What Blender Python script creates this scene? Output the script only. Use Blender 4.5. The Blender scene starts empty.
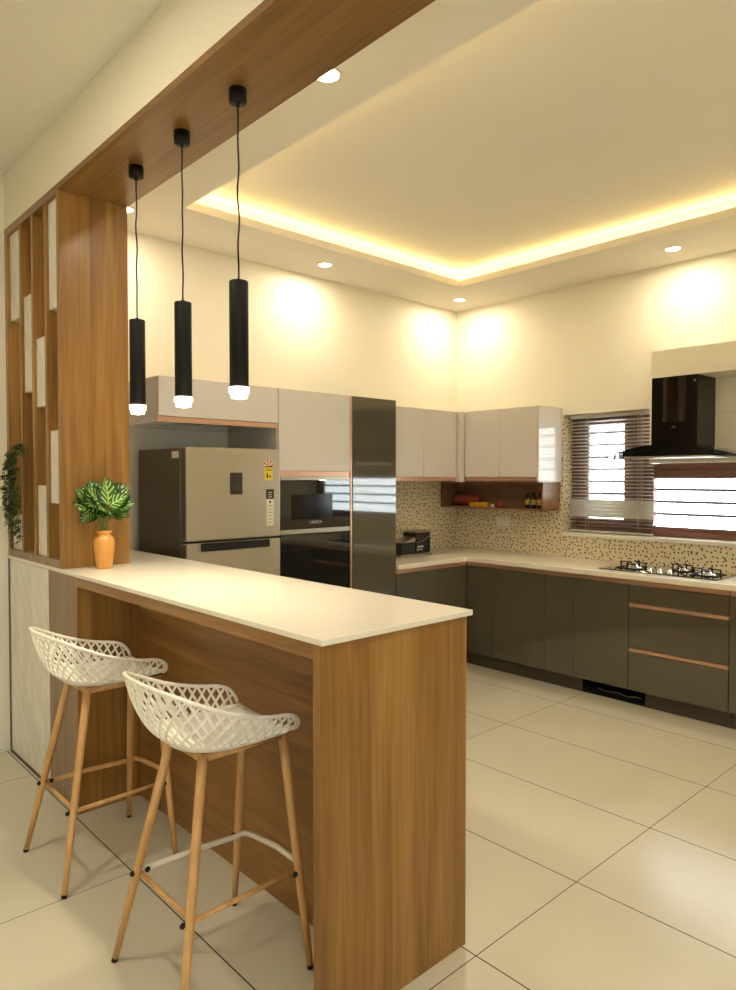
import bpy, bmesh, math, random
from mathutils import Vector, Matrix
PI = math.pi
random.seed(7)
S = bpy.context.scene
COL = S.collection

# ------------------------------------------------------------------ materials
def lin(c):
    c = c / 255.0
    return c / 12.92 if c <= 0.04045 else ((c + 0.055) / 1.055) ** 2.4
def rgb(r, g, b):
    return (lin(r), lin(g), lin(b), 1)

def mat(name, col=(0.8, 0.8, 0.8, 1), rough=0.5, metal=0.0, coat=0.0, emit=None, es=1.0, trans=0.0, ior=1.45, coat_rough=0.03, spec=None):
    m = bpy.data.materials.new(name)
    m.use_nodes = True
    b = m.node_tree.nodes['Principled BSDF']
    b.inputs['Base Color'].default_value = col
    b.inputs['Roughness'].default_value = rough
    b.inputs['Metallic'].default_value = metal
    b.inputs['Coat Weight'].default_value = coat
    b.inputs['Coat Roughness'].default_value = coat_rough
    b.inputs['Transmission Weight'].default_value = trans
    b.inputs['IOR'].default_value = ior
    if spec is not None:
        b.inputs['Specular IOR Level'].default_value = spec
    if emit:
        b.inputs['Emission Color'].default_value = emit
        b.inputs['Emission Strength'].default_value = es
    return m

class NT:
    def __init__(s, m):
        s.t = m.node_tree; s.b = s.t.nodes['Principled BSDF']
    def n(s, typ, **kw):
        o = s.t.nodes.new(typ)
        for k, v in kw.items():
            setattr(o, k, v)
        return o
    def l(s, a, b):
        s.t.links.new(a, b)
    def math(s, op, a, b=None, c=None):
        o = s.n('ShaderNodeMath', operation=op)
        for i, v in enumerate((a, b, c)):
            if v is None: continue
            if isinstance(v, (int, float)): o.inputs[i].default_value = v
            else: s.l(v, o.inputs[i])
        return o.outputs[0]
    def noise(s, vec, scale, detail=3, dist=0.0):
        o = s.n('ShaderNodeTexNoise')
        o.inputs['Scale'].default_value = scale; o.inputs['Detail'].default_value = detail
        o.inputs['Distortion'].default_value = dist
        s.l(vec, o.inputs['Vector']); return o.outputs['Fac']
    def ramp(s, fac, stops):
        o = s.n('ShaderNodeValToRGB')
        e = o.color_ramp.elements
        while len(e) < len(stops): e.new(0.5)
        for i, (p, c) in enumerate(stops):
            e[i].position = p; e[i].color = c
        s.l(fac, o.inputs[0]); return o.outputs[0]
    def mix(s, fac, a, b):
        o = s.n('ShaderNodeMix', data_type='RGBA')
        for sock, v in ((o.inputs[0], fac), (o.inputs[6], a), (o.inputs[7], b)):
            if isinstance(v, (int, float, tuple)): sock.default_value = v
            else: s.l(v, sock)
        return o.outputs[2]
    def coord(s, kind='Object', scale=(1, 1, 1), loc=(0, 0, 0), rot=(0, 0, 0)):
        c = s.n('ShaderNodeTexCoord'); m = s.n('ShaderNodeMapping')
        m.inputs['Scale'].default_value = scale; m.inputs['Location'].default_value = loc
        m.inputs['Rotation'].default_value = rot
        s.l(c.outputs[kind], m.inputs[0]); return m.outputs[0]

def wood(name, dark, mid, light, grain='z', rough=0.38, coat=0.12, fine=1.0):
    m = mat(name, mid, rough, coat=coat, coat_rough=0.2)
    N = NT(m)
    a, b = 9.0 * fine, 0.45 * fine
    sc = {'z': (a, a, b), 'y': (a, b, a), 'x': (b, a, a)}[grain]
    v = N.coord('Object', sc)
    n1 = N.noise(v, 1.6, 6, 1.2)
    sc2 = tuple(q * 7 if q > b + .001 else q * 4 for q in sc)
    v2 = N.coord('Object', sc2)
    n2 = N.noise(v2, 1.5, 3, 0.3)
    sc3 = {'z': (1.7, 1.7, .5), 'y': (1.7, .5, 1.7), 'x': (.5, 1.7, 1.7)}[grain]
    n3 = N.noise(N.coord('Object', sc3), 1.0, 2)
    f = N.math('ADD', N.math('MULTIPLY', n1, 0.55), N.math('ADD', N.math('MULTIPLY', n2, 0.25), N.math('MULTIPLY', n3, 0.2)))
    c = N.ramp(f, [(0.36, dark), (0.5, mid), (0.64, light)])
    N.l(c, N.b.inputs['Base Color'])
    bp = N.n('ShaderNodeBump'); bp.inputs['Strength'].default_value = 0.06; bp.inputs['Distance'].default_value = 0.002
    N.l(n2, bp.inputs['Height']); N.l(bp.outputs[0], N.b.inputs['Normal'])
    return m

M = {}
WD, WM, WL = rgb(120, 82, 36), rgb(148, 106, 50), rgb(170, 127, 66)
M['wood_v'] = wood('wood_laminate_vertical', WD, WM, WL, 'z')
M['wood_beam'] = wood('wood_laminate_beam', rgb(114, 82, 44), rgb(136, 99, 55), rgb(154, 115, 68), 'y', 0.34)
M['wood_h'] = wood('wood_laminate_horizontal', rgb(120, 82, 40), rgb(144, 102, 52), rgb(164, 120, 66), 'y')
M['wood_grey'] = wood('wood_laminate_grey', rgb(118, 92, 68), rgb(138, 110, 84), rgb(156, 128, 100), 'z')
M['wood_shelf'] = wood('wood_shelf', rgb(118, 84, 58), rgb(136, 98, 68), rgb(150, 112, 80), 'y')
M['wood_leg'] = wood('wood_effect_leg', rgb(186, 138, 82), rgb(206, 158, 98), rgb(220, 174, 114), 'z', 0.4)
M['wood_vase'] = wood('wood_vase', rgb(186, 124, 54), rgb(204, 144, 68), rgb(216, 160, 84), 'z', 0.4)
M['window_brown'] = wood('window_timber', rgb(106, 72, 60), rgb(126, 86, 72), rgb(142, 100, 86), 'y', 0.4)

m = M['wall'] = mat('wall_paint', rgb(240, 232, 208), 0.6)
N = NT(m)
n1 = N.noise(N.coord('Object'), 160, 2)
bp = N.n('ShaderNodeBump'); bp.inputs['Strength'].default_value = 0.05; bp.inputs['Distance'].default_value = 0.002
N.l(n1, bp.inputs['Height']); N.l(bp.outputs[0], N.b.inputs['Normal'])
m = M['ceil'] = mat('ceiling_paint', rgb(236, 230, 214), 0.7)
N = NT(m); n1 = N.noise(N.coord('Object'), 120, 2)
bp = N.n('ShaderNodeBump'); bp.inputs['Strength'].default_value = 0.04; bp.inputs['Distance'].default_value = 0.002
N.l(n1, bp.inputs['Height']); N.l(bp.outputs[0], N.b.inputs['Normal'])

# floor tiles 0.6 x 1.2
m = M['floor'] = mat('floor_tiles', rgb(214, 204, 178), 0.2, spec=0.5)
N = NT(m)
co = N.n('ShaderNodeTexCoord'); sp = N.n('ShaderNodeSeparateXYZ'); N.l(co.outputs['Object'], sp.inputs[0])
def gridline(o, off, per, w):
    f = N.math('FRACT', N.math('DIVIDE', N.math('SUBTRACT', o, off - 40 * per), per))
    d = N.math('MINIMUM', f, N.math('SUBTRACT', 1.0, f))
    return N.math('LESS_THAN', d, w / per / 2)
g = N.math('MAXIMUM', gridline(sp.outputs[0], 1.737, 0.6, 0.005), gridline(sp.outputs[1], 1.376, 1.2, 0.0035))
cx_ = N.math('FLOOR', N.math('DIVIDE', N.math('SUBTRACT', sp.outputs[0], 1.737), 0.6))
cy_ = N.math('FLOOR', N.math('DIVIDE', N.math('SUBTRACT', sp.outputs[1], 1.376), 1.2))
cmb = N.n('ShaderNodeCombineXYZ'); N.l(cx_, cmb.inputs[0]); N.l(cy_, cmb.inputs[1])
wn = N.n('ShaderNodeTexWhiteNoise'); N.l(cmb.outputs[0], wn.inputs[0])
cl = N.noise(N.coord('Object'), 1.3, 4, 0.6)
base = N.mix(cl, rgb(206, 199, 178), rgb(222, 216, 197))
base = N.mix(N.math('MULTIPLY', wn.outputs['Value'], 0.25), base, rgb(204, 197, 176))
N.l(N.mix(g, base, rgb(74, 62, 44)), N.b.inputs['Base Color'])
N.l(N.math('ADD', N.math('MULTIPLY', g, 0.5), N.math('ADD', 0.19, N.math('MULTIPLY', cl, 0.1))), N.b.inputs['Roughness'])

# terrazzo backsplash
m = M['terrazzo'] = mat('terrazzo_tiles', rgb(228, 216, 186), 0.25)
N = NT(m)
co = N.n('ShaderNodeTexCoord'); sp = N.n('ShaderNodeSeparateXYZ'); N.l(co.outputs['Object'], sp.inputs[0])
cb_ = N.n('ShaderNodeCombineXYZ'); N.l(N.math('SUBTRACT', sp.outputs[0], sp.outputs[1]), cb_.inputs[0]); N.l(sp.outputs[2], cb_.inputs[1])
wv = N.n('ShaderNodeVectorMath', operation='ADD'); N.l(cb_.outputs[0], wv.inputs[0])
nz = N.n('ShaderNodeTexNoise'); nz.inputs['Scale'].default_value = 60; N.l(cb_.outputs[0], nz.inputs['Vector'])
ns = N.n('ShaderNodeVectorMath', operation='SCALE'); N.l(nz.outputs['Color'], ns.inputs[0]); ns.inputs['Scale'].default_value = 0.005; N.l(ns.outputs[0], wv.inputs[1])
vo = N.n('ShaderNodeTexVoronoi', voronoi_dimensions='2D'); vo.inputs['Scale'].default_value = 31; vo.inputs['Randomness'].default_value = 0.8
N.l(wv.outputs[0], vo.inputs['Vector'])
spot = N.math('LESS_THAN', vo.outputs['Distance'], 0.2)
vs = N.n('ShaderNodeSeparateColor'); N.l(vo.outputs['Color'], vs.inputs[0])
sc_ = N.ramp(vs.outputs[0], [(0.0, rgb(40, 32, 26)), (0.55, rgb(92, 66, 44)), (1.0, rgb(128, 100, 72))])
N.l(N.mix(spot, rgb(226, 212, 178), sc_), N.b.inputs['Base Color'])

# marble with faint diagonal joints
m = M['marble'] = mat('white_marble_panel', rgb(214, 208, 194), 0.3)
N = NT(m)
co = N.n('ShaderNodeTexCoord'); sp = N.n('ShaderNodeSeparateXYZ'); N.l(co.outputs['Object'], sp.inputs[0])
dg = N.math('FRACT', N.math('DIVIDE', N.math('ADD', N.math('SUBTRACT', sp.outputs[2], N.math('MULTIPLY', sp.outputs[1], 1.2)), 20), 0.14))
ln = N.math('LESS_THAN', dg, 0.035)
vn = N.noise(N.coord('Object', (3, 3, 1.2)), 2.2, 6, 1.5)
bc = N.ramp(vn, [(0.38, rgb(222, 217, 205)), (0.55, rgb(230, 226, 215)), (0.7, rgb(238, 234, 226))])
N.l(N.mix(N.math('MULTIPLY', ln, 0.7), bc, rgb(160, 150, 132)), N.b.inputs['Base Color'])

def quartz(name, a, b, rough):
    m = mat(name, a, rough)
    N = NT(m); n1 = N.noise(N.coord('Object'), 220, 2); 
    N.l(N.mix(n1, a, b), N.b.inputs['Base Color']); return m
M['slab'] = quartz('quartz_slab', rgb(226, 218, 200), rgb(240, 234, 220), 0.14)
M['worktop'] = quartz('quartz_worktop', rgb(226, 216, 192), rgb(240, 232, 212), 0.22)
M['grey_gloss'] = mat('grey_gloss_laminate', rgb(86, 80, 64), 0.07, coat=0.9, coat_rough=0.02)
M['light_gloss'] = mat('greige_gloss_laminate', rgb(218, 210, 202), 0.2, coat=0.5, coat_rough=0.05)
M['carcass'] = mat('carcass_laminate', rgb(196, 188, 172), 0.5)
M['kick'] = mat('kickboard', rgb(70, 62, 50), 0.35)
M['gap_shade'] = mat('painted_gap_shade', rgb(30, 26, 22), 0.8)
M['copper'] = mat('rose_gold_profile', rgb(214, 172, 144), 0.36, 0.7)
M['steel'] = mat('brushed_steel', rgb(176, 168, 152), 0.34, 0.9)
m = M['fridge'] = mat('fridge_steel', rgb(184, 176, 160), 0.33, 0.75)
N = NT(m); n1 = N.noise(N.coord('Object', (1.5, 1.5, 260)), 1.0, 2)
N.l(N.math('ADD', 0.27, N.math('MULTIPLY', n1, 0.12)), N.b.inputs['Roughness'])
M['fridge_side'] = mat('fridge_side_paint', rgb(88, 78, 64), 0.42, 0.25)
M['black_glass'] = mat('black_glass', rgb(12, 12, 13), 0.04, coat=1.0)
M['black_gloss'] = mat('black_gloss', rgb(12, 12, 12), 0.12, spec=0.3)
M['black_matt'] = mat('black_matt', rgb(18, 17, 16), 0.5, spec=0.3)
M['black_plastic'] = mat('black_plastic', rgb(22, 22, 24), 0.28)
M['burner_metal'] = mat('burner_metal', rgb(190, 186, 176), 0.25, 0.9)
M['iron'] = mat('cast_iron', rgb(28, 26, 25), 0.5)
M['chrome'] = mat('chrome', rgb(220, 220, 220), 0.1, 1.0)
M['white_plastic'] = mat('white_plastic', rgb(236, 230, 212), 0.35)
M['seat_white'] = mat('cream_polypropylene', rgb(244, 240, 228), 0.38)
M['bar_white'] = mat('pale_bar', rgb(222, 214, 196), 0.35)  # paler than the wood-coloured rails
M['rubber'] = mat('black_rubber', rgb(26, 22, 20), 0.7)
M['glass'] = mat('clear_glass', (0.97, 1, 0.99, 1), 0.0, trans=1.0, ior=1.45)
M['hood_glass'] = mat('smoked_glass', (0.09, 0.10, 0.10, 1), 0.02, trans=1.0, ior=1.4)
M['slat'] = mat('blind_slat', rgb(206, 202, 192), 0.4, 0.0)
M['cord'] = mat('cord_white', rgb(214, 208, 190), 0.6)
M['sticker_y'] = mat('yellow_sticker', rgb(228, 206, 60), 0.5)
M['sticker_w'] = mat('white_sticker', rgb(226, 216, 190), 0.5)
M['sticker_r'] = mat('red_sticker', rgb(200, 90, 60), 0.5)
M['logo'] = mat('logo_print', rgb(200, 196, 186), 0.4)
M['led'] = mat('cove_led', (1, 1, 1, 1), emit=(1.0, 0.73, 0.32, 1), es=21)
M['lamp_face'] = mat('lamp_face', (1, 1, 1, 1), emit=(1.0, 0.86, 0.62, 1), es=14)
M['acrylic'] = mat('acrylic_lamp_end', (1, 1, 1, 1), 0.2, emit=(1.0, 0.84, 0.62, 1), es=5)
M['brown_pack'] = mat('brown_packet', rgb(128, 54, 36), 0.4)
M['yellow_pack'] = mat('yellow_packet', rgb(220, 160, 40), 0.45)
M['red_pack'] = mat('red_pot', rgb(140, 60, 46), 0.4)
M['bottle_dark'] = mat('bottle_dark', rgb(40, 26, 18), 0.2, coat=0.4)
M['label_pale'] = mat('bottle_label', rgb(190, 160, 90), 0.6)
M['stem'] = mat('green_stem', rgb(110, 132, 60), 0.5)
M['ivy_leaf'] = mat('ivy_leaf', rgb(52, 74, 38), 0.5)
m = M['leaf'] = mat('variegated_leaf', rgb(60, 110, 40), 0.35)
N = NT(m)
uv = N.n('ShaderNodeTexCoord'); sp = N.n('ShaderNodeSeparateXYZ'); N.l(uv.outputs['UV'], sp.inputs[0])
au = N.math('ABSOLUTE', N.math('SUBTRACT', sp.outputs[0], 0.5))
ph = N.math('FRACT', N.math('MULTIPLY', N.math('SUBTRACT', sp.outputs[1], N.math('MULTIPLY', au, 0.8)), 5.5))
st = N.math('LESS_THAN', ph, 0.34)
inner = N.math('LESS_THAN', au, 0.36)
mid = N.math('LESS_THAN', au, 0.03)
k = N.math('MAXIMUM', mid, N.math('MULTIPLY', st, inner))
nn = N.noise(N.coord('Object'), 9, 2)
gr = N.ramp(nn, [(0.4, rgb(18, 48, 18)), (0.62, rgb(52, 98, 26))])
N.l(N.mix(N.math('MULTIPLY', k, 0.85), gr, rgb(176, 206, 120)), N.b.inputs['Base Color'])

# ------------------------------------------------------------------ mesh helpers
def box(bm, x0, x1, y0, y1, z0, z1, mi=0):
    xs, ys, zs = sorted((x0, x1)), sorted((y0, y1)), sorted((z0, z1))
    vs = [bm.verts.new((x, y, z)) for x in xs for y in ys for z in zs]
    for f in ((0, 1, 3, 2), (4, 6, 7, 5), (0, 4, 5, 1), (2, 3, 7, 6), (0, 2, 6, 4), (1, 5, 7, 3)):
        fc = bm.faces.new([vs[i] for i in f]); fc.material_index = mi
    return vs

def B(*args, mi=0):
    bm = bmesh.new()
    if len(args) == 6 and not hasattr(args[0], '__len__'):
        box(bm, *args, mi)
    else:
        for a in args:
            box(bm, *a)
    return bm

def cyl(bm, p0, p1, r0, r1=None, n=16, mi=0, caps=True, smooth=True):
    r1 = r0 if r1 is None else r1
    p0, p1 = Vector(p0), Vector(p1)
    d = (p1 - p0).normalized()
    a = d.orthogonal().normalized(); b = d.cross(a)
    rings = []
    for p, r in ((p0, r0), (p1, r1)):
        rings.append([bm.verts.new(p + (a * math.cos(t * 2 * PI / n) + b * math.sin(t * 2 * PI / n)) * r) for t in range(n)])
    for i in range(n):
        f = bm.faces.new((rings[0][i], rings[0][(i + 1) % n], rings[1][(i + 1) % n], rings[1][i]))
        f.smooth = smooth; f.material_index = mi
    if caps:
        for q in (rings[0][::-1], rings[1]):
            f = bm.faces.new(q); f.material_index = mi
    return bm

def lathe(bm, prof, n=28, mi=0, c=(0, 0, 0)):
    c = Vector(c); rings = []
    for r, z in prof:
        if r < 1e-6: rings.append([bm.verts.new(c + Vector((0, 0, z)))])
        else: rings.append([bm.verts.new(c + Vector((r * math.cos(2 * PI * i / n), r * math.sin(2 * PI * i / n), z))) for i in range(n)])
    for a, b in zip(rings, rings[1:]):
        for i in range(n):
            j = (i + 1) % n
            if len(a) == 1 and len(b) == 1: continue
            if len(a) == 1: f = bm.faces.new((a[0], b[j], b[i]))
            elif len(b) == 1: f = bm.faces.new((a[i], a[j], b[0]))
            else: f = bm.faces.new((a[i], a[j], b[j], b[i]))
            f.smooth = True; f.material_index = mi
    return bm

def tube(bm, pts, r, n=10, mi=0):
    pts = [Vector(p) for p in pts]
    rs = r if hasattr(r, '__len__') else [r] * len(pts)
    prev = None; rings = []
    for i, p in enumerate(pts):
        d = (pts[min(i + 1, len(pts) - 1)] - pts[max(i - 1, 0)]).normalized()
        if prev is None: a = d.orthogonal().normalized()
        else:
            a = prev - d * prev.dot(d); a.normalize()
        prev = a; b = d.cross(a)
        rings.append([bm.verts.new(p + (a * math.cos(2 * PI * t / n) + b * math.sin(2 * PI * t / n)) * rs[i]) for t in range(n)])
    for q, w in zip(rings, rings[1:]):
        for i in range(n):
            f = bm.faces.new((q[i], q[(i + 1) % n], w[(i + 1) % n], w[i])); f.smooth = True; f.material_index = mi
    for q in (rings[0][::-1], rings[-1]):
        f = bm.faces.new(q); f.material_index = mi
    return bm

def worigin(o):
    v = Vector((0, 0, 0))
    while o:
        v = v + o.location; o = o.parent
    return v

def obj(name, bm, mats, parent=None, bevel=0.0, local=False, seg=2, label=None):
    """bmesh given in world coordinates (or in the parent's own, local=True)"""
    me = bpy.data.meshes.new(name)
    if parent and not local:
        bmesh.ops.translate(bm, vec=-worigin(parent), verts=bm.verts)
    bmesh.ops.recalc_face_normals(bm, faces=bm.faces)
    bm.to_mesh(me); bm.free()
    for m_ in (mats if isinstance(mats, (list, tuple)) else [mats]):
        me.materials.append(M[m_] if isinstance(m_, str) else m_)
    o = bpy.data.objects.new(name, me); COL.objects.link(o)
    if parent: o.parent = parent
    if bevel:
        bv = o.modifiers.new('Bevel', 'BEVEL'); bv.width = bevel; bv.segments = seg; bv.limit_method = 'ANGLE'
    if label: o['label'] = label
    return o

def tag(o, label, cat, group=None):
    o['label'] = label; o['category'] = cat
    if group: o['group'] = group
    return o

def thing(name, loc, label, cat, group=None):
    o = bpy.data.objects.new(name, None); COL.objects.link(o)
    o.location = loc; o.empty_display_size = 0.1
    return tag(o, label, cat, group)

def struct(name, bm, mats, parent=None, bevel=0.0):
    o = obj(name, bm, mats, parent, bevel)
    if not parent: o['kind'] = 'structure'
    return o

def copy_tree(o, parent=None):
    kids = list(o.children)
    c = o.copy(); COL.objects.link(c)
    if parent: c.parent = parent
    for ch in kids: copy_tree(ch, c)
    return c

# ------------------------------------------------------------------ room
XB, YA = 5.0, 4.21          # window wall plane, fridge wall plane
XF = 1.157                  # face of the island / beam towards the living side
X2 = 1.487                  # kitchen side of the beam
ZS, ZL, ZT = 3.05, 3.18, 3.185
XL, YF = -2.6, -2.6
struct('floor', B(XL - .1, XB + .28, YF - .1, YA + .1, -0.08, 0), 'floor')

# ceilings
TX0, TX1, TY0, TY1 = 1.945, 4.36, 0.05, 3.645
bm = bmesh.new()
e = 0.10; zs1 = ZS + 0.052
for r in ((X2, TX0, YF, YA), (TX1, XB, YF, YA), (TX0, TX1, YF, TY0), (TX0, TX1, TY1, YA)):
    box(bm, *r, ZS, zs1)
# cove pocket walls above the shelf, and tray top
box(bm, X2, TX0 - e, YF, YA, zs1, ZT); box(bm, TX1 + e, XB, YF, YA, zs1, ZT)
box(bm, TX0 - e, TX1 + e, YF, TY0 - e, zs1, ZT); box(bm, TX0 - e, TX1 + e, TY1 + e, YA, zs1, ZT)
box(bm, X2, XB, YF, YA, ZT, ZT + 0.08)
struct('ceiling', bm, 'ceil')
c2 = struct('ceiling', B(XL, XF, YF, YA, ZL, ZL + 0.08), 'ceil')
# dropped beam wall between the two rooms, clad below in wood
struct('wall_beam', B(XF, X2, YF, YA, 2.886, 3.30), 'wall')
struct('trim_1', B(XF, X2, YF, YA, 2.858, 2.885), 'wood_beam')

struct('wall_back', B((XL, XB, YA, YA + .12, 1.53, 3.35, 0), (XL, 3.61, YA, YA + .12, 0, 1.53, 0), (3.61, XB, YA, YA + .12, 0, 0.88, 0),
                      (3.61, XB, YA, YA + .12, 0.88, 1.53, 1)), ['wall', 'terrazzo'])
struct('wall_left', B(XL - .1, XL, YF, YA, 0, 3.30), 'wall')
GX0, GX1, GZ0, GZ1 = -1.9, 0.1, .75, 2.15
struct('wall_front', B((XL, GX0, YF - .1, YF, 0, 3.35, 0), (GX1, XB, YF - .1, YF, 0, 3.35, 0), (GX0, GX1, YF - .1, YF, 0, GZ0, 0), (GX0, GX1, YF - .1, YF, GZ1, 3.35, 0)), 'wall')
# window wall
WA0, WA1, WZ0, WZ1, WB0, WZB = 2.372, 3.088, 1.085, 2.03, 0.75, 1.63
xr = XB + 0.26
struct('wall_right', B((XB, xr, YF, YA, 0, 0.88, 0), (XB, xr, YF, YA, 0.88, WZ0 - .03, 1), (XB, xr, WA1, 3.125, WZ0 - .03, WZ1, 1),
                       (XB, xr, 3.125, YA, WZ0 - .03, 1.53, 1), (XB, xr, 3.125, YA, 1.53, WZ1, 0),
                       (XB, xr, YF, YA, WZ1, 3.35, 0), (XB, xr, WB0, WA0, WZB, WZ1, 0), (XB, xr, YF, WB0, WZ0 - .03, WZ1, 0)), ['wall', 'terrazzo'])
struct('trim_2', B(XB - .012, xr - .02, WB0 + .001, WA1 - .001, WZ0 - .029, WZ0), 'white_plastic', bevel=0.003)        # sill board
struct('trim_3', B((XB - .008, XB - .0005, 0.9, 2.372, 1.635, 1.965, 0), (XB - .008, XB - .0005, 0.9, 2.372, 1.969, 2.35, 0)), 'wall', bevel=0.002)
# boxed duct cover above the hood
struct('trim_4', B(4.70, XB - .0005, 0.6, 2.222, 2.205, 2.388), 'wall')
# baseboards of the living side
struct('baseboard_back', B(XL, 1.118, YA - .014, YA - .0005, 0, 0.105), 'marble', bevel=0.002)
struct('baseboard_left', B(XL + .0005, XL + .014, YF + .02, YA - .02, 0, 0.105), 'marble', bevel=0.002)

struct('gap_shade_sheet', B(4.479, 4.9, .92, 3.62, 0.0002, 0.002), 'gap_shade')  # dark sheet on the floor, paints the shade seen through the open kick gap
# windows: brown timber frames with grilles and glass
def window(name, y0, y1, z0, z1, fl, fr, glass_y, glass_z, bars):
    w = bpy.data.objects.new(name, None); COL.objects.link(w); w.location = (5.15, (y0 + y1) / 2, z0); w['kind'] = 'structure'
    f = .045
    obj('window_frame', B((5.125, 5.185, y0, y0 + fr, z0, z1, 0), (5.125, 5.185, y1 - fl, y1, z0, z1, 0), (5.125, 5.185, y0 + fr, y1 - fl, z0, z0 + f, 0),
                          (5.125, 5.185, y0 + fr, y1 - fl, z1 - f, z1, 0)), 'window_brown', w, 0.003)
    gy0, gy1 = glass_y; gz0, gz1 = glass_z
    L = [(5.135, 5.175, gy0, gy1, z0 + f, gz0, 0), (5.135, 5.175, gy0, gy1, gz1, z1 - f, 0)]
    if gy0 > y0 + fr + .003: L.append((5.135, 5.175, y0 + fr, gy0, z0 + f, z1 - f, 0))
    if gy1 < y1 - fl - .003: L.append((5.135, 5.175, gy1, y1 - fl, z0 + f, z1 - f, 0))
    obj('sash', B(*L), 'window_brown', w, 0.004)
    obj('window_pane', B(5.153, 5.157, gy0, gy1, gz0, gz1), 'glass', w)
    k = 1
    while gz0 + k * bars < gz1 - .02:
        bm = bmesh.new()
        cyl(bm, (5.205, y0 + .01, gz0 + k * bars), (5.205, y1 - .01, gz0 + k * bars), 0.010, n=8); k += 1
        obj('grille_bar', bm, 'iron', w)
window('window_1', WA0 + .06, WA1 - .002, WZ0 + .001, WZ1 - .001, .045, .045, (2.641, 2.948), (1.20, 1.946), .098)
window('window_2', WB0 + .002, WA0 + .058, WZ0 + .001, WZB - .001, .03, .045, (0.86, 2.40), (1.159, 1.518), .092)

w = bpy.data.objects.new('added_window', None); COL.objects.link(w); w.location = ((GX0 + GX1) / 2, YF - .05, GZ0); w['kind'] = 'structure'  # unseen window, added in the front wall to raise the cool ambient daylight
y0, y1 = YF - .075, YF - .025; f = .05; xm = (GX0 + GX1) / 2
obj('window_frame', B((GX0, GX0 + f, y0, y1, GZ0, GZ1, 0), (GX1 - f, GX1, y0, y1, GZ0, GZ1, 0), (xm - f / 2, xm + f / 2, y0, y1, GZ0 + f, GZ1 - f, 0),
    (GX0 + f, GX1 - f, y0, y1, GZ0, GZ0 + f, 0), (GX0 + f, GX1 - f, y0, y1, GZ1 - f, GZ1, 0)), 'window_brown', w, .003)
obj('window_pane', B(GX0 + f, GX1 - f, YF - .053, YF - .047, GZ0 + f, GZ1 - f), 'glass', w)

# ------------------------------------------------------------------ venetian blind
t = thing('venetian_blind', (5.08, 2.69, 1.095), 'half-open grey venetian blind in the left part of the kitchen window', 'blind')
by0, by1 = 2.378, 3.069
obj('headrail', B(5.06, 5.095, by0, by1, 1.998, 2.026), 'slat', t, 0.003)
bm = bmesh.new()
z = 1.115
while z < 1.99:
    ang = math.radians(64) if 1.215 < z < 1.36 else math.radians(16)
    hw = .0165
    dx, dz = math.cos(ang) * hw, math.sin(ang) * hw
    ye = by0 if z > 1.66 else by0
    vs = []
    for (sx, off) in ((-1, 0), (0, .0025), (1, 0)):
        for th in (0, .0008):
            for y in (ye, by1):
                vs.append(bm.verts.new((5.078 + sx * dx, y, z - sx * dz + off + th)))
    # index: sx*4 + th*2 + y
    for a in (0, 4):
        for q in ((a + 2, a + 3, a + 7, a + 6), (a, a + 4, a + 5, a + 1)):
            bm.faces.new([vs[i] for i in q])
    z += .0275
obj('slats', bm, 'slat', t)
bm = bmesh.new()
for y in (2.49, 2.92):
    for x in (5.0585, 5.0975): cyl(bm, (x, y, 1.10), (x, y, 2.0), 0.0016, n=6)
obj('ladder_cords', bm, 'cord', t)
obj('bottom_rail', B(5.064, 5.092, by0, by1, 1.092, 1.106), 'slat', t, 0.003)
bm = bmesh.new(); cyl(bm, (5.050, 2.45, 1.35), (5.050, 2.45, 2.0), 0.0018, n=6); lathe(bm, [(0, 1.32), (.006, 1.325), (.005, 1.345), (.0018, 1.355)], 10, c=(5.050, 2.45, 0))
obj('pull_cord', bm, 'cord', t)

# ------------------------------------------------------------------ island (breakfast counter)
t = thing('breakfast_counter', (1.45, 2.8, 0), 'wood laminate breakfast counter base with recessed knee space', 'counter')
YE = 1.435
obj('end_panel', B(XF - .002, 1.757, YE, YE + .036, 0, 1.0765), 'wood_v', t, 0.0015)
obj('back_panel', B(1.445, 1.463, YE + .036, 3.18, 0, 1.0765), 'wood_h', t)
obj('kitchen_side_panel', B(1.735, 1.755, YE + .036, 4.19, 0.0, 1.0765), 'wood_v', t)
obj('apron', B((XF, XF + .02, YE + .036, 3.18, 1.035, 1.0765, 0), (XF + .02, 1.445, YE + .036, 3.18, 1.052, 1.0765, 0)), 'wood_h', t)
obj('knee_side_panel', B(XF, 1.445, 3.18, 3.198, 0, 1.0765), 'wood_v', t)
obj('brown_front_panel', B(XF, XF + .018, 3.198, 3.552, 0, 1.0765), 'wood_grey', t, label='greyish brown front panel')
obj('marble_front_panel', B(XF, XF + .018, 3.556, 4.175, 0.0, 1.074), 'marble', t, 0.001, label='white marble front panel with faint diagonal lines')
obj('wall_end_strip', B(XF - .001, XF + .03, 4.176, 4.208, 0, 1.0765), 'kick', t)
obj('plinth_strip', B(XF - .006, XF - .0005, 3.2, 4.175, 0, 0.012), 'kick', t)
tag(obj('countertop', B(1.148, 1.775, 1.423, 4.208, 1.078, 1.096), 'slab', None, 0.0025), 'white quartz breakfast countertop lying on the wooden counter', 'countertop')

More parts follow.
